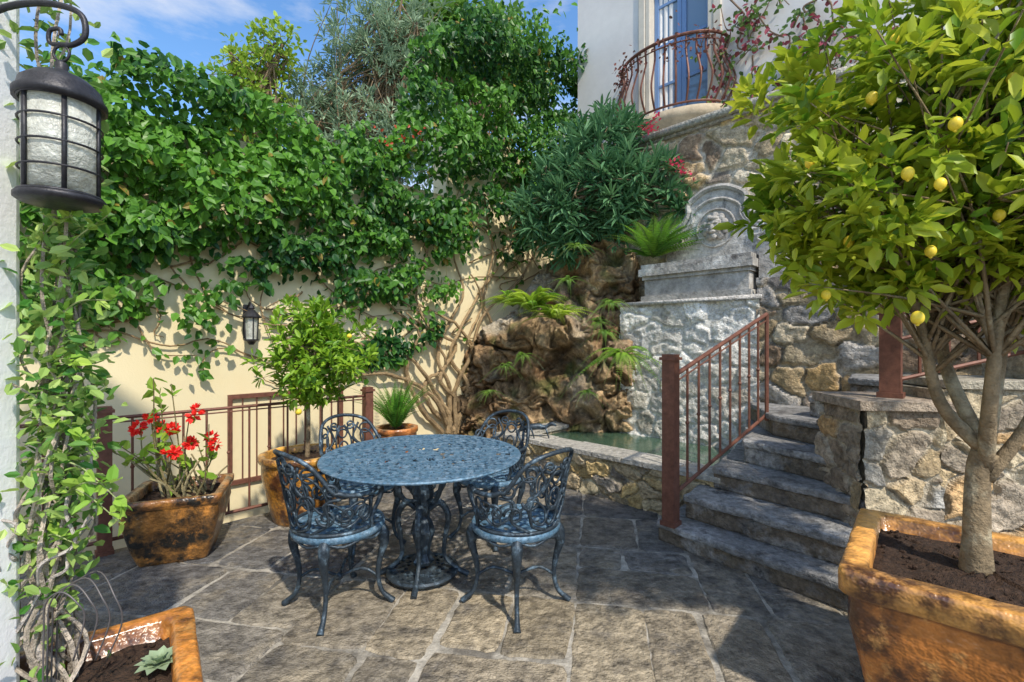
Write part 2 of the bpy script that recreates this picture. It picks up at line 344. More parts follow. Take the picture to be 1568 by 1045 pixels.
arc=[hp(.2*math.cos(t),.18,.36+.2*math.sin(t)) for t in np.linspace(0,2*math.pi,25)[:-1]]
tube(mb,arc,.010,6,closed=True)
def ball_h(x,z,nn,r,s=(1,1,1)): 
    c=hp(x,nn,z); ball(mb,c,r,s)
ball_h(0,.37,.19,.095,(.85,.85,1.2)); ball_h(0,.35,.28,.024,(1,1,1.6)); ball_h(-.035,.395,.262,.018,(1.2,1,.6)); ball_h(.035,.395,.262,.018,(1.2,1,.6)); ball_h(0,.305,.262,.028,(1.3,1.2,.6)); ball_h(0,.265,.235,.034); ball_h(0,.45,.235,.045,(1.4,1,.6)); ball_h(-.05,.33,.24,.028); ball_h(.05,.33,.24,.028)
for t in np.linspace(-1.0,math.pi+1.0,9): ball_h(.10*math.cos(t),.37+.11*math.sin(t),.18,.040,(1,1,1.2))
for sg in (-1,1):
    tube(mb,cat([hp(sg*.26,.18,.50),hp(sg*.34,.18,.38),hp(sg*.46,.18,.34),hp(sg*.46,.18,.24),hp(sg*.38,.18,.23),hp(sg*.37,.18,.29),hp(sg*.42,.18,.29)],5),[.012,.02,.016,.01],6)
mb.obj('carved_stone_fountain',M_carve,False,bevel=.01)
# ---------- steps
Lp=[(1.0,3.28),(1.2,3.31),(1.46,3.44),(1.74,3.55),(2.04,3.72),(2.27,3.62),(2.5,3.5)]
Rp=[(1.70,2.40),(1.86,2.50),(2.01,2.73),(2.10,2.87),(2.25,3.08),(2.40,3.2),(2.6,3.1)]
Hs=[.15,.32,.48,.65,.82,.98,1.13]
mb=MB()
def sub(poly,k=.09,j=.009):
    out=[]
    for i in range(len(poly)):
        p=np.array(poly[i],float);q=np.array(poly[(i+1)%len(poly)],float);n=max(1,int(np.linalg.norm(q-p)/k))
        for t in np.arange(n)/n: out.append(tuple(p+(q-p)*t+rng.normal(0,j,2)*(1 if t else .5)))
    return out
for i,h in enumerate(Hs):
    L=np.array(Lp[i]);R=np.array(Rp[i]); z0=0 if i==0 else Hs[i-1]
    d=R-L; d/=np.linalg.norm(d); nrml=np.array([-d[1],d[0]])
    if nrml[0]<0: nrml=-nrml
    ext=[(R+d*1.0) if i<2 else R+d*.05]
    bk=[(3.4,2.9),(3.6,4.2)] if i>1 else [(3.2,2.0),(3.6,4.2)]
    if i<2: ext=[R+d*.85]
    poly=[tuple(L),tuple(ext[0])]+bk+([(2.3,4.6)] if i<5 else [(2.9,4.0)])
    pb=[tuple(L+nrml*.03),tuple(ext[0]+nrml*.03)]+bk+([(2.31,4.6)] if i<5 else [(2.91,4.0)])
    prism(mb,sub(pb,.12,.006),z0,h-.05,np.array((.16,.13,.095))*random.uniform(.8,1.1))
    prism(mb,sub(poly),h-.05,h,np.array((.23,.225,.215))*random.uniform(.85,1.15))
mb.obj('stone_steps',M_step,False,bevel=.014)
# ---------- right low wall + pillar
mb=MB(); PU=nrm(np.array([1,-.12,0]));PN=nrm(np.array([-.12,-1,0])); PO=np.array([2.0,2.68,0])
RP=[(.44,.33,.19),(.50,.41,.27),(.33,.27,.2),(.55,.46,.31),(.27,.21,.15),(.48,.31,.15),(.36,.34,.30)]
masonry(mb,PO,PU,PN,.40,.2,1.01,cw=.25,ch=.15,dep=.035,seed=41,pal=RP,res=.011)
masonry(mb,PO,-PN,-PU,.45,.2,1.01,cw=.25,ch=.15,dep=.03,seed=42,pal=RP,res=.013)
box(mb,PO,PU,-PN,.03,.37,0.03,.45,0,1.009,(.35,.3,.22))
box(mb,PO,PU,-PN,-.05,.44,-.06,.46,1.01,1.065,(.36,.29,.22))
masonry(mb,PO+PU*.40-PN*.04,PU,PN,2.6,.0,1.13,cw=.30,ch=.19,dep=.045,seed=44,pal=RP,res=.012)
box(mb,PO,PU,-PN,.402,3.0,.075,.44,0,1.125,(.35,.3,.22))
box(mb,PO,PU,-PN,.445,.95,-.01,.46,1.132,1.18,(.40,.36,.28))
masonry(mb,PO+PU*.95-PN*.05,PU,PN,2.0,1.12,1.42,cw=.27,ch=.17,dep=.04,seed=46,pal=RP)
box(mb,PO,PU,-PN,.952,3.0,.085,.44,1.126,1.415,(.35,.3,.22))
box(mb,PO,PU,-PN,.94,3.0,-.0,.46,1.42,1.47,(.34,.30,.24))
mb.obj('low_stone_wall',M_stone,False,bevel=.01)
# ---------- iron railings
def sqpost(mb,x,y,z0,z1,w,cap=True):
    O=np.array([x,y,0.])
    box(mb,O,GU,VV,-w/2,w/2,-w/2,w/2,z0,z1)
    if cap:
        box(mb,O,GU,VV,-w*.66,w*.66,-w*.66,w*.66,z1+.0005,z1+.02); box(mb,O,GU,VV,-w*.5,w*.5,-w*.5,w*.5,z1+.0205,z1+.04)
        box(mb,O,GU,VV,-w*.62,w*.62,-w*.62,w*.62,z0+.0005,z0+.03)
def bar(mb,a,b,r=.008,n=6): tube(mb,[a,b],r,n)
mb=MB(); p1=np.array([-2.67,3.08]);p2=np.array([-1.35,4.40]); dd=(p2-p1)/np.linalg.norm(p2-p1); p0=p1-dd*1.7
for p in (p0,p1,p2): sqpost(mb,p[0],p[1],.0,.93,.075)
for A,B in ((p0,p1),(p1,p2)):
    for z,r in ((.89,.013),(.86,.006),(.09,.013)): bar(mb,(*A,z),(*B,z),r)
    n=12 if A is p0 else 13
    for k in range(1,n):
        q=A+(B-A)*k/n; bar(mb,(*q,.09),(*q,.89),.008)
        ball(mb,(*q,.55),.014,n=5) if k%2 else None
mb.obj('iron_railing',M_rust,False)
mb=MB(); sqpost(mb,1.08,3.2,.15,1.27,.085)
A=np.array([1.12,3.22]);B=np.array([2.08,3.84])
bar(mb,(*A,1.17),(*B,1.62),.016,8);bar(mb,(*A,.36),(*B,.80),.013,8);bar(mb,(*A,1.12),(*B,1.57),.006,8)
for k in range(1,9):
    q=A+(B-A)*k/9; t=k/9; bar(mb,(*q,.36+.44*t),(*q,1.17+.45*t),.009); ball(mb,(*q,.78+.44*t),.015,n=5)
bar(mb,(*B,.75),(*B,1.62),.016,8)
mb.obj('stair_railing',M_rust,False)
mb=MB(); q=PO+PU*.24-PN*.15; sqpost(mb,q[0],q[1],1.066,1.56,.10)
e=q+PU*2.2
for z in (.42,.30,.06): bar(mb,q+Z*(1.1+z),e+Z*(1.65+z),.012)
for k in range(1,14):
    w=q+PU*2.2*k/14; bar(mb,w+Z*(1.16+.55*k/14),w+Z*(1.52+.55*k/14),.008)
w=q+PU*.85; sqpost(mb,w[0],w[1],1.47,1.95,.06)
mb.obj('wall_top_railing',M_rust,False)
mb=MB(); g0=-2.64/S2; g1=-1.86/S2
for a_,b_,c_,d_ in ((g0,g1,.86,.90),(g0,g1,.06,.10),(g0,g0+.035,.1001,.8599),(g1-.035,g1,.1001,.8599)):
    box(mb,OW,GU,GN,a_,b_,.004,.035,c_,d_)
for k in range(1,9):
    s=g0+(g1-g0)*k/9; bar(mb,OW+GU*s+GN*.02+Z*.1,OW+GU*s+GN*.02+Z*.86,.007)
mb.obj('iron_wall_grille',M_rust,False)
# ---------- house
house=bpy.data.objects.new('cream_house',None); sc.collection.objects.link(house)
mb=MB(); O=OC(8.4); h0,h1=sx(1.03),sx(5.6); d0,d1=sx(1.86),sx(2.52)
box(mb,O,VV,NN,h0,d0,-3,0,3.0,9); box(mb,O,VV,NN,d1,h1,-3,0,3.0,9); box(mb,O,VV,NN,d0,d1,-3,0,6.75,9); box(mb,O,VV,NN,d0,d1,-3,0,3.0,4.2)
box(mb,O,VV,NN,d0,d1,-3,-.5,4.2,6.75)
mb.obj('walls',M_house,False,parent=house)
mb=MB()
for a_,b_ in ((d0,d0+.07),(d1-.07,d1)): box(mb,O,VV,NN,a_,b_,-.2,.02,4.2,6.75)
for a_,b_ in ((d0-.10,d0-.002),(d1+.002,d1+.10)): box(mb,O,VV,NN,a_,b_,-.02,.03,4.2,6.75)
box(mb,O,VV,NN,d0+.071,d1-.071,-.2,.02,6.66,6.75)
mb.obj('door_frame',M_wframe,False,parent=house,bevel=.01)
mb=MB(); dm=(d0+d1)/2
for a_,b_ in ((d0+.072,dm-.002),(dm+.002,d1-.072)):
    box(mb,O,VV,NN,a_,a_+.06,-.16,-.11,4.25,6.65);box(mb,O,VV,NN,b_-.06,b_,-.16,-.11,4.25,6.65)
    for z in (4.25,4.9,5.45,6.0,6.55): box(mb,O,VV,NN,a_+.061,b_-.061,-.155,-.115,z,z+(.12 if z<4.3 else .04))
mb.obj('french_door',M_wblue,False,parent=house,bevel=.005)
mb=MB(); box(mb,O,VV,NN,d0+.08,d1-.08,-.145,-.14,4.25,6.65); mb.obj('glass',M_win,False,parent=house)
mb=MB(); V=[]
for k in range(14):
    s_=d0+.13+k*.016; n_=-.135+.008*math.sin(k*1.3); V+= [O+VV*s_+NN*n_+Z*4.3, O+VV*s_+NN*n_+Z*6.65]
mb.add(V,[(2*i,2*i+2,2*i+3,2*i+1) for i in range(13)]); mb.obj('curtain',M_curt,True,parent=house)
mb=MB(); bc=sx(2.14); T=np.linspace(0,math.pi,25)
def ering(k,z,ex=0): return [O+VV*(bc+(.74*k+ex)*math.cos(t))+NN*((.52*k+ex)*math.sin(t)+.001)+Z*z for t in T]
loft(mb,[ering(.35,3.915),ering(.62,3.93),ering(.86,4.0),ering(.90,4.04),ering(.96,4.05),ering(.96,4.09),ering(1.02,4.11),ering(1.05,4.16),ering(1.05,4.23),ering(1.0,4.24)],m=0)
mb.obj('balcony_slab',mat('balcony_stone',(.50,.40,.27),.85,(6,.3),(40,.4,.01)),True,parent=house)
mb=MB()
tube(mb,ering(.97,5.12),.02,8); tube(mb,ering(.95,4.30),.014,8); tube(mb,ering(.97,5.04),.008,6)
for t in np.linspace(0.06,math.pi-.06,17):
    prof=[(.94,4.30),(1.06,4.45),(1.10,4.6),(1.0,4.8),(.93,4.95),(.96,5.12)]
    tube(mb,cat([O+VV*(bc+.74*k*math.cos(t))+NN*(.52*k*math.sin(t))+Z*z for k,z in prof],4),.013,6)
mb.obj('balcony_railing',M_rust,False,parent=house)
# ---------- left white wall
mb=MB(); box(mb,(0,0,0),(1,0,0),(0,1,0),-2.1,-1.318,-.6,1.27,0,4.5); mb.obj('white_wall_corner',M_white,False,bevel=.02)
# ---------- perforated disc
def perf(mb,ctr,R,nr,na,th,m=0,scal=0,seed=0,cell=.03):
    a=np.arange(na)/na*2*math.pi; rr=np.linspace(.02,R,nr+1)
    def vid(i,j,l): return (i*na+j%na)*2+l
    V=[]
    for i,r in enumerate(rr):
        for j in range(na):
            k=r*(1+(scal*math.cos(a[j]*24) if i==nr else 0)); an=a[j]+(.25*math.pi*2/na*(i%2))
            for l in (0,1): V.append((ctr[0]+k*math.cos(an),ctr[1]+k*math.sin(an),ctr[2]-(th if l==0 else 0)))
    rd=random.Random(seed); solid=set()
    for i in range(nr):
        band=i in (0,1,nr-1,nr//3,2*nr//3)
        for j in range(na):
            w=max(1,int(round(na/(max(rr[i],.1)*2*math.pi/cell))))
            if band or ((j//w)+i)%2==0 or rd.random()<.08: solid.add((i,j))
    F=[]
    for (i,j) in solid:
        F.append((vid(i,j,1),vid(i+1,j,1),vid(i+1,j+1,1),vid(i,j+1,1))); F.append((vid(i,j,0),vid(i,j+1,0),vid(i+1,j+1,0),vid(i+1,j,0)))
        if (i+1,j) not in solid: F.append((vid(i+1,j,0),vid(i+1,j+1,0),vid(i+1,j+1,1),vid(i+1,j,1)))
        if (i-1,j) not in solid: F.append((vid(i,j,1),vid(i,j+1,1),vid(i,j+1,0),vid(i,j,0)))
        if (i,(j+1)%na) not in solid: F.append((vid(i,j+1,1),vid(i+1,j+1,1),vid(i+1,j+1,0),vid(i,j+1,0)))
        if (i,(j-1)%na) not in solid: F.append((vid(i,j,0),vid(i+1,j,0),vid(i+1,j,1),vid(i,j,1)))
    mb.add(V,F,m=m)
# ---------- table
mb=MB(); tx,ty=-.53,2.80; TR=.575
perf(mb,(tx,ty,.73),TR,20,150,.010,m=1,scal=.006,cell=.042)
tube(mb,[(tx+TR*math.cos(t),ty+TR*math.sin(t),.723) for t in np.linspace(0,2*math.pi,97)[:-1]],.008,6,m=1,closed=True)
tube(mb,[(tx+.5*math.cos(t),ty+.5*math.sin(t),.706) for t in np.linspace(0,2*math.pi,73)[:-1]],.010,6,closed=True)
lathe(mb,(tx,ty,0),[(.05,.08),(.06,.1),(.035,.14),(.045,.2),(.065,.27),(.05,.33),(.03,.36),(.045,.42),(.06,.5),(.045,.58),(.035,.62),(.09,.69),(.11,.715)],24,flute=.12,nf=8)
perf(mb,(tx,ty,.05),.2,8,48,.014); tube(mb,[(tx+.2*math.cos(t),ty+.2*math.sin(t),.043) for t in np.linspace(0,2*math.pi,41)[:-1]],.014,6,closed=True)
for k in range(4):
    a_=math.radians(270+90*k); c_,s_=math.cos(a_),math.sin(a_)
    tube(mb,cat([(tx+r*c_,ty+r*s_,z) for r,z in [(.04,.40),(.10,.44),(.15,.36),(.13,.22),(.13,.12),(.2,.05),(.27,.015)]],6),[.014,.022,.018,.014,.012,.016,.018],8)
    a2=a_+math.pi/4; c_,s_=math.cos(a2),math.sin(a2)
    tube(mb,cat([(tx+r*c_,ty+r*s_,z) for r,z in [(.04,.46),(.12,.48),(.17,.55),(.2,.63),(.27,.69),(.4,.705)]],5),[.012,.016,.012,.01],6)
    tube(mb,cat([(tx+r*c_,ty+r*s_,z) for r,z in [(.05,.6),(.1,.62),(.12,.57),(.09,.54),(.07,.57)]],5),.008,6)
mb.obj('round_patio_table',[M_iron,M_ttop],False)
# ---------- chair
def chair(cx,cy,facing):
    mb=MB(); ca,sa=math.cos(facing),math.sin(facing)
    def W(x,y,z): return (cx+x*ca-y*sa,cy+x*sa+y*ca,z)
    def hz(t): return .645+.195*(1/(1+math.exp((abs(t)-50)/7)))+.02*math.cos(math.radians(t*3))*(abs(t)<60)
    def Mp(t,z):
        R=.215+.075*(z-.43)/.4; a=math.radians(t); return W(-R*math.cos(a)-.01,R*1.02*math.sin(a),z)
    top=[Mp(t,hz(t)) for t in np.linspace(-100,100,45)]
    tube(mb,top,.012,6,m=0)
    for sg in (-1,1):
        tube(mb,cat([Mp(sg*100,hz(100)),Mp(sg*112,.655),Mp(sg*120,.63),Mp(sg*117,.58),Mp(sg*108,.52),Mp(sg*112,.44)],5),[.013,.016,.012,.010],6)
    tube(mb,[Mp(t,.455) for t in np.linspace(-105,105,35)],.010,6)
    def loop(t0,z0,at,az,rot=0,k=20,r=.0065):
        pts=[]
        for q in np.linspace(0,2*math.pi,k+1)[:-1]:
            x=at*math.cos(q);y=az*math.sin(q); xr=x*math.cos(rot)-y*320*math.sin(rot); yr=y*math.cos(rot)+x/320*math.sin(rot)
            pts.append(Mp(t0+xr,z0+yr))
        tube(mb,pts,r,5,closed=True)
    def spiral(t0,z0,sg,r0,turns=1.4,ph=0,r=.0065):
        pts=[]
        for q in np.linspace(0,1,22):
            an=ph+sg*q*turns*2*math.pi; rr=r0*(1-.8*q); pts.append(Mp(t0+rr*230*math.cos(an),z0+rr*math.sin(an)))
        tube(mb,pts,[r*1.25,r],5)
    loop(0,.66,13,.10); loop(0,.62,8,.055); loop(0,.74,7,.04); loop(0,.53,9,.045)
    for sg in (-1,1):
        loop(sg*20,.72,9,.075,sg*.35); loop(sg*22,.56,10,.07,-sg*.4); loop(sg*40,.66,10,.095,sg*.3); loop(sg*34,.76,8,.035)
        spiral(sg*12,.79,sg,.035,ph=0 if sg<0 else math.pi); spiral(sg*30,.62,-sg,.045); spiral(sg*50,.55,sg,.05); spiral(sg*55,.68,-sg,.04)
        loop(sg*62,.56,9,.07,sg*.6); loop(sg*80,.55,11,.065,-sg*.5); spiral(sg*72,.56,sg,.045); spiral(sg*92,.55,-sg,.045); loop(sg*97,.56,7,.06)
        tube(mb,cat([Mp(sg*8,.46),Mp(sg*28,.50),Mp(sg*30,.62),Mp(sg*16,.70),Mp(sg*24,.80)],5),.0085,5)
        tube(mb,cat([Mp(sg*30,.46),Mp(sg*52,.52),Mp(sg*50,.62),Mp(sg*66,.64)],5),.0085,5)
    cc=W(0,0,.442); perf(mb,cc,.225,10,60,.012,m=1,seed=3)
    a=np.linspace(0,2*math.pi,49)[:-1]
    loft(mb,[[W(r*math.cos(t),r*math.sin(t),z) for t in a] for r,z in [(.228,.41),(.234,.413),(.238,.43),(.232,.447),(.222,.449),(.218,.43)]],m=1,cap0=False,cap1=False)
    tube(mb,[W(.226*math.cos(t),.226*math.sin(t),.402+.010*math.cos(8*t)) for t in a],.008,5,closed=True)
    for an in (45,135,225,315):
        a_=math.radians(an); c_,s_=math.cos(a_),math.sin(a_)
        tube(mb,cat([W(r*c_,r*s_,z) for r,z in [(.205,.43),(.232,.39),(.238,.33),(.215,.24),(.205,.15),(.225,.07),(.265,.03),(.285,.012)]],5),[.024,.030,.024,.016,.012,.012,.015,.019],8)
        ball(mb,W(.232*c_,.232*s_,.36),.028,(1,1,1.5),n=7)
        tube(mb,cat([W(r*c_,r*s_,z) for r,z in [(.205,.15),(.12,.19),(.0,.15)]],5),.009,6)
    ball(mb,W(0,0,.15),.022,n=6)
    mb.obj('ornate_patio_chair',[M_iron,M_ttop],True)
chair(-.92,2.50,math.radians(48)); chair(.02,2.52,math.radians(136)); chair(-1.02,3.22,math.radians(-42)); chair(-.16,3.38,math.radians(-124))
# ---------- planters
def sqring(cx,cy,h,z,rot,rr=.04,k=5):
    out=[]; ca,sa=math.cos(rot),math.sin(rot)
    for q,(sx_,sy_) in enumerate(((1,1),(-1,1),(-1,-1),(1,-1))):
        for j in range(k):
            a=math.radians(90*q+90*j/(k-1)); x=sx_*(h-rr)+rr*math.cos(a);y=sy_*(h-rr)+rr*math.sin(a)
            out.append((cx+x*ca-y*sa,cy+x*sa+y*ca,z))
        nxt=((-1,1),(-1,-1),(1,-1),(1,1))[q]
        for j in range(1,8):
            a=math.radians(90*q+90)
            p=np.array([sx_*(h-rr)+rr*math.cos(a),sy_*(h-rr)+rr*math.sin(a)]); q2=np.array([nxt[0]*(h-rr)+rr*math.cos(a),nxt[1]*(h-rr)+rr*math.sin(a)])
            x,y=p+(q2-p)*j/8; out.append((cx+x*ca-y*sa,cy+x*sa+y*ca,z))
    return out
def planter(name,cx,cy,ht,hb,h,rot,rim=.05,rh=.09,body=(.36,.15,.02),rimc=(.62,.34,.05),ring=None,rr=.04,gm=None):
    mb=MB(); R0=ring or (lambda hh,z:sqring(cx,cy,hh,z,rot,min(rr,hh*.5)))
    def R(hh,z): return [(x+rng.normal(0,.0012),y+rng.normal(0,.0012),zz_+rng.normal(0,.0012)) for x,y,zz_ in R0(hh,z)]
    prof=[(hb*.96,0.002),(hb,.02),(hb+(ht-hb)*.25+.008,h*.25),(hb+(ht-hb)*.5+.012,h*.5),(hb+(ht-hb)*.8+.008,h*.7),(ht*.965,h-rh-.01),(ht*.97,h-rh),(ht*1.03,h-rh+.015),(ht*1.04,h-.02),(ht*1.03,h-.003),(ht*1.0,h),(ht-rim,h),(ht-rim-.01,h-.01),(ht-rim-.015,h-.1)]
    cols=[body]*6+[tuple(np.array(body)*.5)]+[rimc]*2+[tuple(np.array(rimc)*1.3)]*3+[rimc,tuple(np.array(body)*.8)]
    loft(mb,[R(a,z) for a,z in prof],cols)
    hh=ht-rim-.012; g=R0(hh,h-.06); c=np.array([cx,cy,h-.045]); rings=[[tuple(c+(np.array(p)-c)*k+np.array([0,0,rng.normal(0,.006)+(1-k)*.012])) for p in g] for k in np.linspace(1,.04,12)]
    loft(mb,rings,m=1,cap0=False)
    for _ in range(160):
        k=random.choice(g); t=math.sqrt(random.random())*.93; p=c+(np.array(k)-c)*t; ball(mb,(p[0],p[1],h-.048),random.uniform(.004,.011),(1,1,.7),m=1,n=4)
    return mb.obj(name,[gm or M_glaze,M_soil],True)
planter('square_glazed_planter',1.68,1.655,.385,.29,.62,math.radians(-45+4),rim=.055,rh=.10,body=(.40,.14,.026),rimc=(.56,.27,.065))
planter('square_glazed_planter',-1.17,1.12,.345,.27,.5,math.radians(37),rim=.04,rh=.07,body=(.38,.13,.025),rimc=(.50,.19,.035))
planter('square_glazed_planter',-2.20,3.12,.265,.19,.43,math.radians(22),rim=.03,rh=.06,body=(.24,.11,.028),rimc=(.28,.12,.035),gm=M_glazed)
def cring(cx,cy): return lambda hh,z:[(cx+hh*math.cos(a),cy+hh*math.sin(a),z) for a in np.linspace(0,2*math.pi,33)[:-1]]
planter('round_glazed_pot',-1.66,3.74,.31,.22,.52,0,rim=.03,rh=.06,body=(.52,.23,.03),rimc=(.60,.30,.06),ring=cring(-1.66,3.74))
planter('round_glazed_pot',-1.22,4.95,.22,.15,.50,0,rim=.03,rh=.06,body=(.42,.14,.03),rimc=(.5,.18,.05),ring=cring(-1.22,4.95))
# ---------- vine on the wall
mb=MB()
tp=np.array([(0,110),(60,120),(100,90),(130,70),(170,62),(200,75),(260,92),(300,130),(350,122),(400,165),(450,180),(500,190),(560,205),(600,190),(615,70),(660,38),(700,25),(760,40),(800,72),(850,92),(900,100),(930,125),(945,150)])
bt=np.array([(0,480),(60,500),(110,570),(150,515),(200,515),(260,550),(310,600),(350,550),(400,570),(440,530),(500,530),(560,555),(610,545),(650,515),(700,460),(760,410),(800,380),(850,375),(900,310),(945,270)])
N=100000
X=rng.uniform(-3.7,.98,N); Yw=X+7; px=784+720*X/Yw
zt=1.4-(np.interp(px,tp[:,0],tp[:,1])-522.5)/720*Yw; zb=1.4-(np.interp(px,bt[:,0],bt[:,1])-522.5)/720*Yw
z=rng.uniform(.5,6.0,N)
q=np.stack([X*1.7,z*1.7,X*0],1); n1=fbm(q,3); n2=fbm(q*2.3+31,3); n3=fbm(q*.8+90,2)
fr=(z-zb)/(zt-zb); 
dens=np.clip(fr*3.2+(n1-.48)*3.6,0,1)*(fr>-.02)*(z<zt+(n2-.5)*.5-.03)
low=np.clip(1-fr*1.5,0,1); dens*=np.where(n2<.35+.2*low,.10,1)
lp=PW(385,502,.1); dens*=np.where((abs(X-lp[0])<.17)&(abs(z-lp[2])<.36),.0,1)
keep=rng.random(N)<dens*.62
X=X[keep];z=z[keep];n1=n1[keep];n2=n2[keep];n3=n3[keep];fr=fr[keep];zt=zt[keep];px=px[keep];N=len(X)
tower=np.clip((px-600)/40,0,1); thick=(.05+.46*np.clip(n2*1.8-.45,0,1)*np.clip(fr*1.6+.15,0,1))*(1+tower*.7)
u=rng.random(N); off=.03+thick*(.35+.65*u)
edge=np.clip(1-(zt-z)/.45,0,1); off=np.where(edge>0,rng.uniform(-.35,1,N)*edge*thick*1.0+off*(1-edge*.6),off)
pos=np.stack([X,X+7,z],1)+off[:,None]*GN
nor=GN*1.0+np.array([0,-.2,.55])+rng.normal(0,.48,(N,3)); d=np.stack([rng.normal(0,.6,N),rng.normal(0,.6,N),-.75+rng.normal(0,.45,N)],1)
tcol=np.clip(n3*1.8-.45+rng.normal(0,.32,N),0,1)
col=lerpc((.022,.100,.020),(.14,.34,.035),tcol); old=rng.random(N)<.012; col[old]=(.34,.26,.05)
leaves(mb,pos,d,nor,rng.uniform(.055,.115,N),col,T_OV)
def px_on(pxy,off=.05): return [PW(a,b,off) for a,b in pxy]
stems=[[(690,664),(680,620),(650,575),(620,545),(560,530),(480,505),(400,495)],[(695,664),(700,600),(720,540),(745,480),(800,420),(830,370)],[(685,664),(690,600),(670,550),(690,490),(710,440),(690,380)],
[(700,662),(725,600),(735,550),(700,500),(650,470),(600,430)],[(680,662),(640,620),(625,560),(640,510),(600,470),(540,420)],[(702,664),(715,590),(690,540),(722,470),(770,400),(790,350)],[(688,655),(655,600),(600,575),(560,575),(500,590)],
[(692,660),(706,620),(672,580),(700,530),(655,500),(640,440),(655,380)],[(705,660),(740,590),(760,520),(740,450),(755,380),(740,300)],[(690,650),(660,625),(650,590),(680,560),(660,510),(620,480)],[(698,655),(718,625),(742,560),(715,520),(740,470),(720,420)]]
for k,s in enumerate(stems):
    p=cat(px_on(s,.09),7); p=p+rng.normal(0,.006,p.shape)+GN*(.03*np.sin(np.arange(len(p))*.5+k))[:,None]
    tube(mb,p,[.034,.026,.018,.010],7,np.array((.36,.25,.13))*rng.uniform(.75,1.1),1)
thin=[[(60,520),(160,505),(260,530),(330,520),(420,560),(500,545)],[(230,360),(270,420),(330,470),(400,500)],[(280,330),(300,420),(350,480),(440,490)],[(380,330),(410,400),(400,470),(430,560)],[(470,560),(540,545),(610,560)],[(450,360),(500,440),(560,480),(620,500)],[(560,580),(500,570),(430,590),(390,570)],[(200,480),(240,540),(300,545)],[(520,380),(560,440),(550,500),(590,545)],[(760,430),(800,400),(850,390)],[(780,300),(800,340),(840,360)],[(840,150),(820,250),(800,330)],[(720,330),(760,380),(740,460)]]
for k in range(56):
    a=rng.uniform(120,800);b=rng.uniform(280,540) if a<620 else rng.uniform(280,500); s=[(a,b)];da=rng.normal(0,1)
    for j in range(5): a+=rng.uniform(-45,45)+da*18;b+=rng.uniform(-35,25); s.append((a,b))
    thin.append(s)
for s in thin:
    p=cat(px_on(s,.035),6); p+=rng.normal(0,.004,p.shape); tube(mb,p,[.010,.007,.004],5,(.30,.20,.10),1)
    m_=len(p); idx=rng.integers(0,m_,9); pp=p[idx]+GN*.03; ok=np.abs(pp[:,0]-lp[0])>.13; pp=pp[ok]; nn_=len(pp)
    if nn_: leaves(mb,pp,np.stack([rng.normal(0,.6,nn_),rng.normal(0,.6,nn_),-.6+rng.normal(0,.4,nn_)],1),GN+rng.normal(0,.4,(nn_,3)),rng.uniform(.05,.10,nn_),lerpc((.05,.16,.02),(.15,.36,.04),rng.random(nn_)))
for c in [PW(610,210,.4),PW(640,205,.4),PW(590,212,.4),PW(800,80,.5)]:
    k=8; leaves(mb,c+rng.normal(0,.05,(k,3)),rng.normal(0,1,(k,3)),GN,.045,(.55,.08,.03),T_OV)
mb.obj('climbing_vine',[M_leaf,M_vstem],False)
# ---------- generic crown
def crown(mb,blobs,ncl,per,cr,ls,ca_,cb_,T=T_OV,shell=.55,upb=.4,droop=0,m=0,trunk=None,twigm=1,twig=.006):
    w=np.array([b[1][0]*b[1][1]*b[1][2] for b in blobs])**.7; w/=w.sum()
    for k in range(ncl):
        c,r=blobs[rng.choice(len(blobs),p=w)]; v=nrm(rng.normal(0,1,3)); rad=(shell+(1-shell)*rng.random())*(.6+.8*fbm(np.array([v*2.3+c[0]]),2)[0]*1.0)
        p=np.array(c)+v*np.array(r)*rad
        ct=rng.random(); 
        dirs=nrm(rng.normal(0,1,(per,3))+v*.7+Z*(upb-droop)); st=p+dirs*cr*rng.uniform(0,.6,(per,1))
        col=lerpc(ca_,cb_,np.clip(ct*.7+rng.random(per)*.5-.1,0,1))
        leaves(mb,st,dirs+rng.normal(0,.25,(per,3)),Z+v*.6+rng.normal(0,.3,(per,3)),ls*rng.uniform(.65,1.2,per),col,T,m)
        if trunk is not None and rng.random()<.5:
            o=trunk[rng.integers(len(trunk))]; mid=(o+p)/2+rng.normal(0,.05,3)*np.linalg.norm(p-o)+Z*.05*np.linalg.norm(p-o)
            tube(mb,cat([o,mid,p],4),[twig*2,twig,twig*.5],4,m=twigm)
# lemon tree
mb=MB(); b0=np.array([1.66,1.68,.56])
trk=cat([b0,b0+(0.0,.0,.15),b0+(.035,.03,.36),b0+(.05,.02,.44)],5); tube(mb,trk,[.050,.039,.035,.038],10,m=1)
f0=trk[-1]
limbs=[[f0,f0+(-.12,.05,.18),f0+(-.20,.05,.5),f0+(-.42,.0,.85)],[f0,f0+(.04,.0,.25),f0+(.14,.05,.6),f0+(.2,.1,1.0)],[f0-(0,0,.06),f0+(-.06,-.08,.22),f0+(-.05,-.12,.6),f0+(-.1,-.3,.95)],[f0,f0+(-.03,.12,.3),f0+(.03,.25,.6),f0+(-.2,.35,.9)],[f0-(0,0,.1),f0+(.12,-.05,.15),f0+(.24,-.08,.6)]]
nodes=[]
for l in limbs:
    p=cat(l,6); tube(mb,p,[.026,.018,.012],8,m=1); nodes+=list(p[8:])
cc=(1.80,1.75,2.12)
LA,LB=(.14,.29,.018),(.60,.64,.05)
crown(mb,[(cc,(.88,.78,.68)),((1.30,1.75,1.98),(.44,.4,.48)),((1.9,1.6,2.6),(.6,.5,.4)),((1.45,1.7,1.7),(.38,.35,.22)),((1.9,1.6,1.7),(.5,.4,.25))],760,16,.10,.076,LA,LB,T_LE,shell=.42,m=0,trunk=np.array(nodes),twig=.0045)
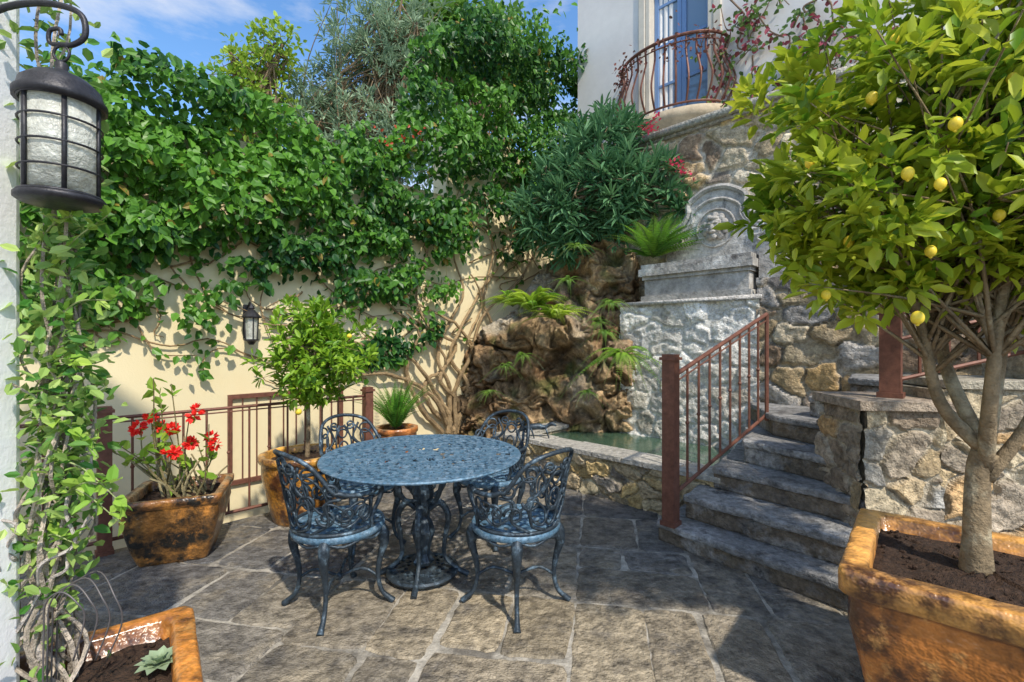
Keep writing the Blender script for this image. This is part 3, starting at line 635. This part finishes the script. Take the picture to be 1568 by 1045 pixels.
crown(mb,[(cc,(.5,.5,.45))],90,12,.11,.09,(.06,.16,.015),(.2,.34,.03),T_LE,shell=.1,m=0)
lem=[P(1440,282,1.3),P(1463,190,1.3),P(1390,266,1.35),P(1405,487,1.35),P(1335,150,1.45),P(1425,385,1.4),P(1265,452,1.6),P(1530,330,1.4),P(1240,250,1.5),P(1550,120,1.4),P(1300,370,1.6),P(1370,60,1.5)]
for p in lem: r_=rng.uniform(.013,.017); ball(mb,p,r_,(1,1,1.2),m=2); ball(mb,p-Z*r_*1.15,.005,m=2,n=6)
mb.obj('lemon_tree',[M_leaf,M_barkg,M_fruit],True)
# small lemon tree
mb=MB(); b0=np.array([-1.63,3.74,.42]); tube(mb,cat([b0,b0+(.01,0,.3),b0+(0,.01,.62)],5),[.022,.017,.016],8,m=1)
f0=b0+(0,.01,.6)
cc=np.array([-1.56,3.74,1.30])
nd=[]
for k in range(7):
    a=k*.9; p=cat([f0,f0+(.1*math.cos(a),.1*math.sin(a),.12),f0+(.22*math.cos(a),.22*math.sin(a),.35)],4); tube(mb,p,[.011,.006],5,m=1); nd+=list(p[3:])
crown(mb,[(cc,(.42,.42,.38)),(cc+(-.10,0,-.16),(.26,.3,.22)),(cc+(.2,0,.05),(.28,.3,.3)),(cc+(-.02,0,.22),(.25,.25,.25))],250,13,.10,.072,(.10,.26,.02),(.36,.55,.04),T_LE,shell=.3,trunk=np.array(nd),twig=.003)
ball(mb,P(457,631,3.5),.024,m=2); ball(mb,P(535,515,3.45),.018,m=2)
mb.obj('potted_lemon_tree',[M_leaf,M_barkg,M_fruit],True)
# oleander
mb=MB(); ob=np.array([1.15,6.2,2.45]); nd=[]
for k in range(16):
    a=rng.uniform(0,6.28); e=np.array([1.15+rng.uniform(-.8,.75),5.95+rng.uniform(-.45,.3),3.5+rng.uniform(-.4,.55)]); p=cat([ob,(ob+e)/2+(0,0,.15),e],5); tube(mb,p,[.02,.008],5,m=1); nd+=list(p[5:])
crown(mb,[((1.05,5.85,3.3),(.70,.42,.70)),((1.55,5.7,3.25),(.58,.4,.5)),((.65,6.0,3.05),(.58,.4,.6)),((1.2,6.0,3.9),(.5,.35,.45)),((1.95,5.6,3.0),(.35,.3,.25))],400,16,.14,.20,(.045,.15,.06),(.18,.36,.16),T_LO*np.array([1,1.15,1]),shell=.4,trunk=np.array(nd))
for c in [P(1005,182,5.5),P(1000,200,5.5),P(1040,255,5.3),P(1050,265,5.3),P(1030,250,5.3),P(990,195,5.5)]:
    k=14; leaves(mb,c+rng.normal(0,.04,(k,3)),rng.normal(0,1,(k,3)),Z,.045,(.72,.06,.14))
mb.obj('oleander_bush',[M_leafdull,M_bark],False)
# background trees
def bgtree(name,base,top,blobs,ncl,per,cr,ls,ca_,cb_,T,mt,shell=.3,droop=0):
    mb=MB(); base=np.array(base,float);top=np.array(top,float); p=cat([base,(base+top)/2+(.2,0,0),top],6); tube(mb,p,[.22,.16,.07],9,m=1); nd=list(p[9:])
    for c,r in blobs:
        for k in range(4):
            e=np.array(c)+rng.normal(0,.35,3)*np.array(r); o=p[rng.integers(6,len(p))]; q=cat([o,(o+e)/2+(0,0,.25),e],5); tube(mb,q,[.07,.02],6,m=1); nd+=list(q[4:])
    crown(mb,blobs,ncl,per,cr,ls,ca_,cb_,T,shell=shell,trunk=np.array(nd),twig=.012,droop=droop); mb.obj(name,[mt,M_bark],False)
bgtree('olive_tree',(-3.2,11,-1),(-3.2,11,6.0),[((-3.4,11,6.4),(1.8,1.2,2.0)),((-4.6,11,6.6),(1.1,.9,1.2)),((-2.4,10.8,6.2),(1.1,1,1.7)),((-3.1,11,8.2),(1.5,1,1.3)),((-4.4,10.6,5.5),(.9,.8,.8)),((-2.3,10.8,8.2),(.9,.8,1.2))],860,24,.32,.17,(.17,.27,.17),(.44,.56,.36),T_LO*np.array([1,1.6,1]),M_leafdull)
bgtree('tall_broadleaf_tree',(-1.0,12,-1),(-1.0,12,7.0),[((-.9,12,8.7),(1.7,1.2,1.3)),((-2.2,12,9.3),(1.2,1,1.2)),((.0,12,8.2),(.8,.8,.8))],380,18,.35,.20,(.09,.22,.04),(.30,.48,.08),T_OV,M_leaf)
bgtree('young_green_tree',(-5.6,10,-1),(-5.6,10,6.3),[((-5.6,10,7.0),(.75,.6,1.0)),((-5.3,10,6.2),(.7,.5,.7)),((-5.9,10,6.0),(.5,.5,.7)),((-4.9,10,7.6),(.5,.5,.5))],230,14,.28,.13,(.20,.36,.04),(.48,.62,.08),T_OV,M_leaf)
# ---------- ferns
def fern(mb,base,nf,L,ca_=(.06,.2,.02),cb_=(.2,.42,.04),face=None,el=(.5,1.2),droop=1.0,wd=.115):
    base=np.array(base,float); nl=30
    for k in range(nf):
        a=rng.uniform(0,2*math.pi) if face is None else face+rng.normal(0,.75); e=rng.uniform(*el); l=L*rng.uniform(.6,1.15)
        h=np.array([math.cos(a),math.sin(a),0]); t=np.linspace(0,1,nl)[:,None]
        p=base+h*l*t*math.cos(e)*(1+.2*t)+Z*(l*(math.sin(e)*t-droop*.75*t*t)); p=p+rng.normal(0,.02,3)*t*t
        tube(mb,p,[.003,.0012],4,(.12,.18,.04))
        tg=nrm(np.gradient(p,axis=0)); sd=nrm(np.cross(tg,Z)); c=lerpc(ca_,cb_,rng.random())
        w=l*wd*np.sin(np.pi*np.clip(t[:,0]**.7*.9+.1,0,1))*(.6+.5*(1-t[:,0]))
        for sg in (-1,1):
            pp=p[2:]
            leaves(mb,pp,sd[2:]*sg+tg[2:]*.35-Z*.15,np.cross(sd[2:],tg[2:])*1.0,np.maximum(w[2:],.005),c*rng.uniform(.8,1.2),T_LO*np.array([1,1.35,1]))
mb=MB(); FA,FB=(.20,.42,.03),(.60,.72,.08); fern(mb,P(815,478,5.35),50,.82,FA,FB,el=(.7,1.45)); fern(mb,P(850,490,5.3),40,.66,FA,FB); fern(mb,P(785,470,5.4),30,.55,FA,FB,el=(.6,1.3)); mb.obj('boston_fern',M_leaf,False)
mb=MB(); fern(mb,P(1000,395,5.3),50,.88,(.09,.27,.03),(.28,.50,.05),droop=.6); mb.obj('sword_fern',M_leaf,False)
mb=MB(); fern(mb,P(955,545,5.05),26,.65,(.14,.33,.03),(.38,.56,.06),face=math.radians(250),droop=1.3,el=(.2,.9)); mb.obj('sword_fern',M_leaf,False)
mb=MB(); fern(mb,(-1.22,4.95,.47),110,.78,(.06,.27,.02),(.24,.52,.05),el=(.95,1.5),droop=.45,wd=.08); mb.obj('potted_fern',M_leaf,False)
mb=MB()
for q,r in ((P(935,465,5.2),.12),(P(925,510,5.2),.12),(P(800,545,5.5),.1),(P(915,495,5.2),.11),(P(775,560,5.5),.09),(P(885,380,5.5),.12),(P(750,600,5.6),.08),(P(900,600,5.2),.08),(P(870,430,5.4),.10)):
    fern(mb,q,16,r*2.6,(.12,.28,.03),(.3,.48,.07),face=math.radians(265),droop=1.2,el=(.1,1))
mb.obj('rock_crevice_plants',M_leaf,False)
# ---------- geranium
mb=MB(); g=np.array([-2.20,3.12,.38])
tips=[(150,680),(182,682),(215,650),(232,648),(255,655),(290,636),(330,678),(225,690),(262,690),(300,672),(245,605),(262,588),(235,580),(205,700),(320,650)]
for k,(a,b) in enumerate(tips):
    e=P(a,b,3.0+rng.uniform(-.12,.12)); st=g+(rng.uniform(-.14,.14),rng.uniform(-.1,.1),0); md=(st+e)/2+rng.normal(0,.05,3)
    p=cat([st,md,e],6); tube(mb,p,[.008,.005,.003],5,(.22,.18,.08),2)
    nl=5+(8 if k in (0,1,10,11,12) else 0); idx=rng.integers(5,len(p),nl)
    leaves(mb,p[idx],rng.normal(0,1,(nl,3))+Z*.3,Z+rng.normal(0,.5,(nl,3)),rng.uniform(.04,.10,nl),lerpc((.2,.4,.04),(.45,.65,.08),rng.random(nl)),T_OV)
    if k in (2,3,4,5,6,8,9):
        for _ in range(2):
            c=e+rng.normal(0,.025,3); n=24; v=nrm(rng.normal(0,1,(n,3))); leaves(mb,c+v*.014,v,rng.normal(0,1,(n,3)),.036,lerpc((.80,.012,.01),(.95,.05,.03),rng.random(n)),T_OV,1)
for k in range(16):
    st=g+(rng.uniform(-.16,.16),rng.uniform(-.12,.12),0); e=st+(rng.normal(0,.1),rng.normal(0,.08),rng.uniform(.15,.38)); tube(mb,cat([st,(st+e)/2+rng.normal(0,.03,3),e],5),[.009,.005],5,(.30,.25,.13),2)
mb.obj('red_geranium',[M_leaf,M_petal,M_vstem],False)
# ---------- jasmine on the left
mb=MB(); nd=[]
for k in range(15):
    p=np.array([-1.28,1.30,.3])+rng.normal(0,.03,3); p[2]=.0; pts=[p.copy()]; H=rng.uniform(1.0,2.9)
    for j in range(9):
        f=(j+1)/9; zz_=.2+(H-.2)*f; w=np.interp(zz_,[.3,1.0,1.5,2,3],[.09,.07,.09,.05,.04]); p=np.array([-1.29+rng.uniform(-.5,1)*w,1.31+rng.normal(0,.04),zz_]); pts.append(p)
    c=cat(pts,5); tube(mb,c,[.007,.005,.003],5,np.array((.40,.34,.27))*rng.uniform(.6,1.2),1); nd+=list(c[8:])
nd=np.array(nd); den=np.interp(nd[:,2],[.3,.7,1.0,1.4,1.8,2.2,3],[.08,.22,.5,1,.8,.6,.55]); sel=nd[rng.random(len(nd))<den]
for rep in range(5):
    n=len(sel); pp=sel+rng.normal(0,.038,(n,3)); leaves(mb,pp,rng.normal(0,1,(n,3))+np.array([.3,-.2,.2]),Z+rng.normal(0,.7,(n,3))+np.array([0,-.4,0]),rng.uniform(.026,.05,n),lerpc((.06,.22,.03),(.50,.66,.18),rng.random(n)**1.2),T_LE*np.array([1,1.3,1]))
for (a,b,c_,d_) in [(40,480,165,330),(60,520,170,460),(50,700,195,780),(40,640,150,700),(50,600,120,555),(40,420,110,330),(50,750,185,800),(40,860,110,830),(60,800,170,740)]:
    p=cat([P(a,b,1.30),P((a+c_)/2,(b+d_)/2-25,1.27),P(c_,d_,1.25)],8); tube(mb,p,[.003,.0015],4,(.3,.35,.15),1)
    idx=rng.integers(4,len(p),13); leaves(mb,p[idx],rng.normal(0,.6,(13,3))+(p[-1]-p[0])*3,Z+rng.normal(0,.6,(13,3)),rng.uniform(.028,.055,13),lerpc((.2,.42,.05),(.50,.68,.12),rng.random(13)),T_LE*np.array([1,1.3,1]))
for k in range(8):
    a=P(rng.uniform(-10,70),rng.uniform(860,1040),1.27); pts=[a]
    for j in range(5): pts.append(pts[-1]+np.array([rng.normal(.012,.03),rng.normal(0,.03),rng.uniform(.02,.10)]))
    tube(mb,cat(pts,5),[.006,.003],5,(.42,.38,.34),1)
mb.obj('climbing_jasmine',[M_leaf,M_vstem],False)
mb=MB()
for k in range(4):
    a=P(70+14*k,1000,1.2+.03*k); r=.05+.012*k; c=a+np.array([.04,0,.08])
    tube(mb,cat([c+np.array([-r,0,-.32]),c+np.array([-r*1.1,.01,-.05]),c+np.array([-r*.8,0,r*.9]),c+np.array([0,.01*k,r*1.5]),c+np.array([r*.85,0,r*.9]),c+np.array([r,.01,-.0]),c+np.array([r*.6,.0,-.10])],6),.0022,5)
mb.obj('wire_plant_hoops',mat('wire',(.13,.12,.12),.5,None,None,metal=.4),True)
mb=MB(); c=np.array([-1.02,1.36,.468])
for ring,(n,el,l) in enumerate([(9,.2,.062),(8,.6,.052),(6,1.0,.038),(3,1.35,.026)]):
    a=np.arange(n)/n*2*math.pi+ring*.4; d=np.stack([np.cos(a)*math.cos(el),np.sin(a)*math.cos(el),np.full(n,math.sin(el))],1); leaves(mb,np.tile(c,(n,1)),d,Z,l,(.36,.46,.28),T_OV)
mb.obj('succulent_rosette',M_leafdull,True)
# ---------- vine on house
mb=MB(); 
for k in range(38):
    a=rng.uniform(1095,1330);b=rng.uniform(-20,160); s=[(a,b)]
    for j in range(4): a+=rng.uniform(-30,30);b+=rng.uniform(-40,35); s.append((a,b))
    p=cat([PC(x_,y_,8.28) for x_,y_ in s],5); tube(mb,p,[.012,.005],5,(.22,.15,.10),1)
    n=22; pp=p[rng.integers(0,len(p),n)]+rng.normal(0,.05,(n,3))+NN*.05
    mix=rng.random(n); c=np.where((mix<.3)[:,None],lerpc((.20,.06,.06),(.42,.08,.12),rng.random(n)),lerpc((.07,.13,.04),(.18,.30,.07),rng.random(n)))
    leaves(mb,pp,rng.normal(0,1,(n,3))-Z*.4,NN+rng.normal(0,.5,(n,3)),rng.uniform(.05,.09,n),c)
for k in range(80):
    t=rng.uniform(0,math.pi); p=O+VV*(bc+.76*math.cos(t))+NN*(.54*math.sin(t))+Z*(5.02+rng.normal(0,.1)); n=3
    leaves(mb,p+rng.normal(0,.04,(n,3)),rng.normal(0,1,(n,3))-Z*.5,NN+rng.normal(0,.5,(n,3)),.05,lerpc((.12,.07,.05),(.28,.10,.08),rng.random(n)))
mb.obj('bougainvillea',[M_leafdull,M_vstem],False)
# ---------- hanging lantern
mb=MB(); L=np.array([-1.14,1.19,1.765]); R=.080
def circ(r,z,k=28): return [L+np.array([r*math.cos(t),r*math.sin(t),z]) for t in np.linspace(0,2*math.pi,k+1)[:-1]]
lathe(mb,L,[(R*.90,.0),(R*.93,.24)],24,m=1)
for z,r in ((0,.005),(.06,.0028),(.12,.0028),(.18,.0028),(.232,.004)): tube(mb,circ(R*.99,z),r,6,closed=True)
for k in range(6):
    a=k*math.pi/3+.3; q=L+np.array([R*.97*math.cos(a),R*.97*math.sin(a),0]); box(mb,q,(math.cos(a),math.sin(a),0),(-math.sin(a),math.cos(a),0),-.003,.003,-.005,.005,0,.24)
lathe(mb,L,[(R*.3,-.022),(R*1.0,-.020),(R*1.10,-.014),(R*1.10,-.004),(R*1.0,.0)],28)
lathe(mb,L,[(R*1.0,.232),(R*1.12,.230),(R*1.13,.246),(R*1.03,.256),(R*.98,.275),(R*.7,.297),(R*.3,.312),(.012,.32),(.014,.335),(.004,.345)],28)
tube(mb,[L+np.array([.020*math.cos(t),0,.362+.020*math.sin(t)]) for t in np.linspace(0,2*math.pi,17)[:-1]],.0035,5,closed=True)
A=L+np.array([-.20,0,.46]) 
tube(mb,cat([A+np.array([.0,.0,-.10]),A+np.array([.0,0,-.02]),A+np.array([.06,0,.02]),L+np.array([-.04,0,.490]),L+np.array([.045,0,.465]),L+np.array([.06,0,.41]),L+np.array([.03,0,.385]),L+np.array([-.005,0,.385])],7),[.008,.008,.007,.006],6)
tube(mb,cat([L+np.array([-.005,0,.385]),L+np.array([-.03,0,.39]),L+np.array([-.03,0,.42]),L+np.array([-.005,0,.425]),L+np.array([0,0,.41])],6),.005,6)
box(mb,A,(1,0,0),(0,1,0),-.012,.0,-.03,.03,-.16,.04)
mb.obj('hanging_lantern',[M_lant,M_lglass],True)
mb=MB(); w=PW(385,502,.12)
for k in range(4):
    a=math.pi/4*(2*k+1); bar(mb,w+np.array([.05*math.cos(a),.05*math.sin(a),-.11]),w+np.array([.06*math.cos(a),.06*math.sin(a),.09]),.006)
lathe(mb,w,[(.045,-.11),(.055,.09)],8,m=1); lathe(mb,w,[(.08,.09),(.085,.1),(.05,.14),(.02,.17),(.03,.18),(.008,.22)],12); lathe(mb,w,[(.02,-.16),(.04,-.13),(.065,-.12),(.065,-.108)],12)
tube(mb,cat([w+Z*.2,w+Z*.24-GN*.05,w+Z*.18-GN*.12],5),.008,6); box(mb,w-GN*.119,GU,GN,-.04,.04,0,.012,-.1,.22)
mb.obj('wall_lantern',[M_lant,M_lglass],False)
mb=MB(); b=P(822,655,4.85)
b[2]=.42
tube(mb,cat([b+(-.22,.05,.03),b+(-.12,.0,.08),b+(0,0,.10),b+(.08,0,.09),b+(.15,-.02,.13),b+(.2,-.03,.11)],5),[.006,.022,.035,.03,.018,.022,.008],8)
for dx in (-.08,.07):
    for sg in (-1,1): tube(mb,cat([b+(dx,0,.08),b+(dx+.02,sg*.06,.08),b+(dx+.05,sg*.07,-.01)],4),[.013,.007],6)
mb.obj('bronze_lizard_ornament',M_iron,True)
# ---------- world / sun / camera
el=math.radians(50); sd=nrm(np.array([.36,-.64,0]))*math.cos(el)+Z*math.sin(el)
sun=bpy.data.lights.new('sun','SUN'); sun.energy=4.5; sun.angle=math.radians(1.5); sun.color=(1,.92,.80)
so=bpy.data.objects.new('sun',sun); sc.collection.objects.link(so); so.rotation_euler=Vector(-sd).to_track_quat('-Z','Y').to_euler()
W=bpy.data.worlds.new('World'); sc.world=W; W.use_nodes=True; nt=W.node_tree; N_=nt.nodes;Lk=nt.links
bg=N_['Background']; bg.inputs[1].default_value=.15
sky=N_.new('ShaderNodeTexSky'); sky.sky_type='NISHITA'; sky.sun_disc=False; sky.sun_elevation=el; sky.sun_rotation=math.atan2(sd[0],sd[1]); sky.dust_density=.5; sky.ozone_density=1.5
hs_=N_.new('ShaderNodeHueSaturation'); hs_.inputs['Saturation'].default_value=1.2; hs_.inputs['Value'].default_value=1.85; Lk.new(sky.outputs[0],hs_.inputs['Color'])
tc=N_.new('ShaderNodeTexCoord'); mp=N_.new('ShaderNodeMapping'); mp.inputs['Scale'].default_value=(1.2,1.2,3.5); Lk.new(tc.outputs['Generated'],mp.inputs[0])
nn=N_.new('ShaderNodeTexNoise'); nn.inputs['Scale'].default_value=2.6; nn.inputs['Detail'].default_value=9; nn.inputs['Roughness'].default_value=.6; Lk.new(mp.outputs[0],nn.inputs['Vector'])
mr=N_.new('ShaderNodeMapRange'); mr.inputs[1].default_value=.46; mr.inputs[2].default_value=.71; mr.inputs[4].default_value=.85; Lk.new(nn.outputs[0],mr.inputs[0])
mx=N_.new('ShaderNodeMix'); mx.data_type='RGBA'; Lk.new(mr.outputs[0],mx.inputs[0]); Lk.new(hs_.outputs[0],mx.inputs[6]); mx.inputs[7].default_value=(6.4,6.5,6.8,1); Lk.new(mx.outputs[2],bg.inputs[0])
cam=bpy.data.cameras.new('camera'); cam.lens=720/1568*36; cam.sensor_width=36; cam.clip_end=1000; cam.clip_start=.02
co=bpy.data.objects.new('camera',cam); sc.collection.objects.link(co); co.location=(0,0,1.4); co.rotation_euler=(math.pi/2,0,0); sc.camera=co
sc.view_settings.view_transform='Standard'; sc.view_settings.look='None'; sc.view_settings.exposure=0
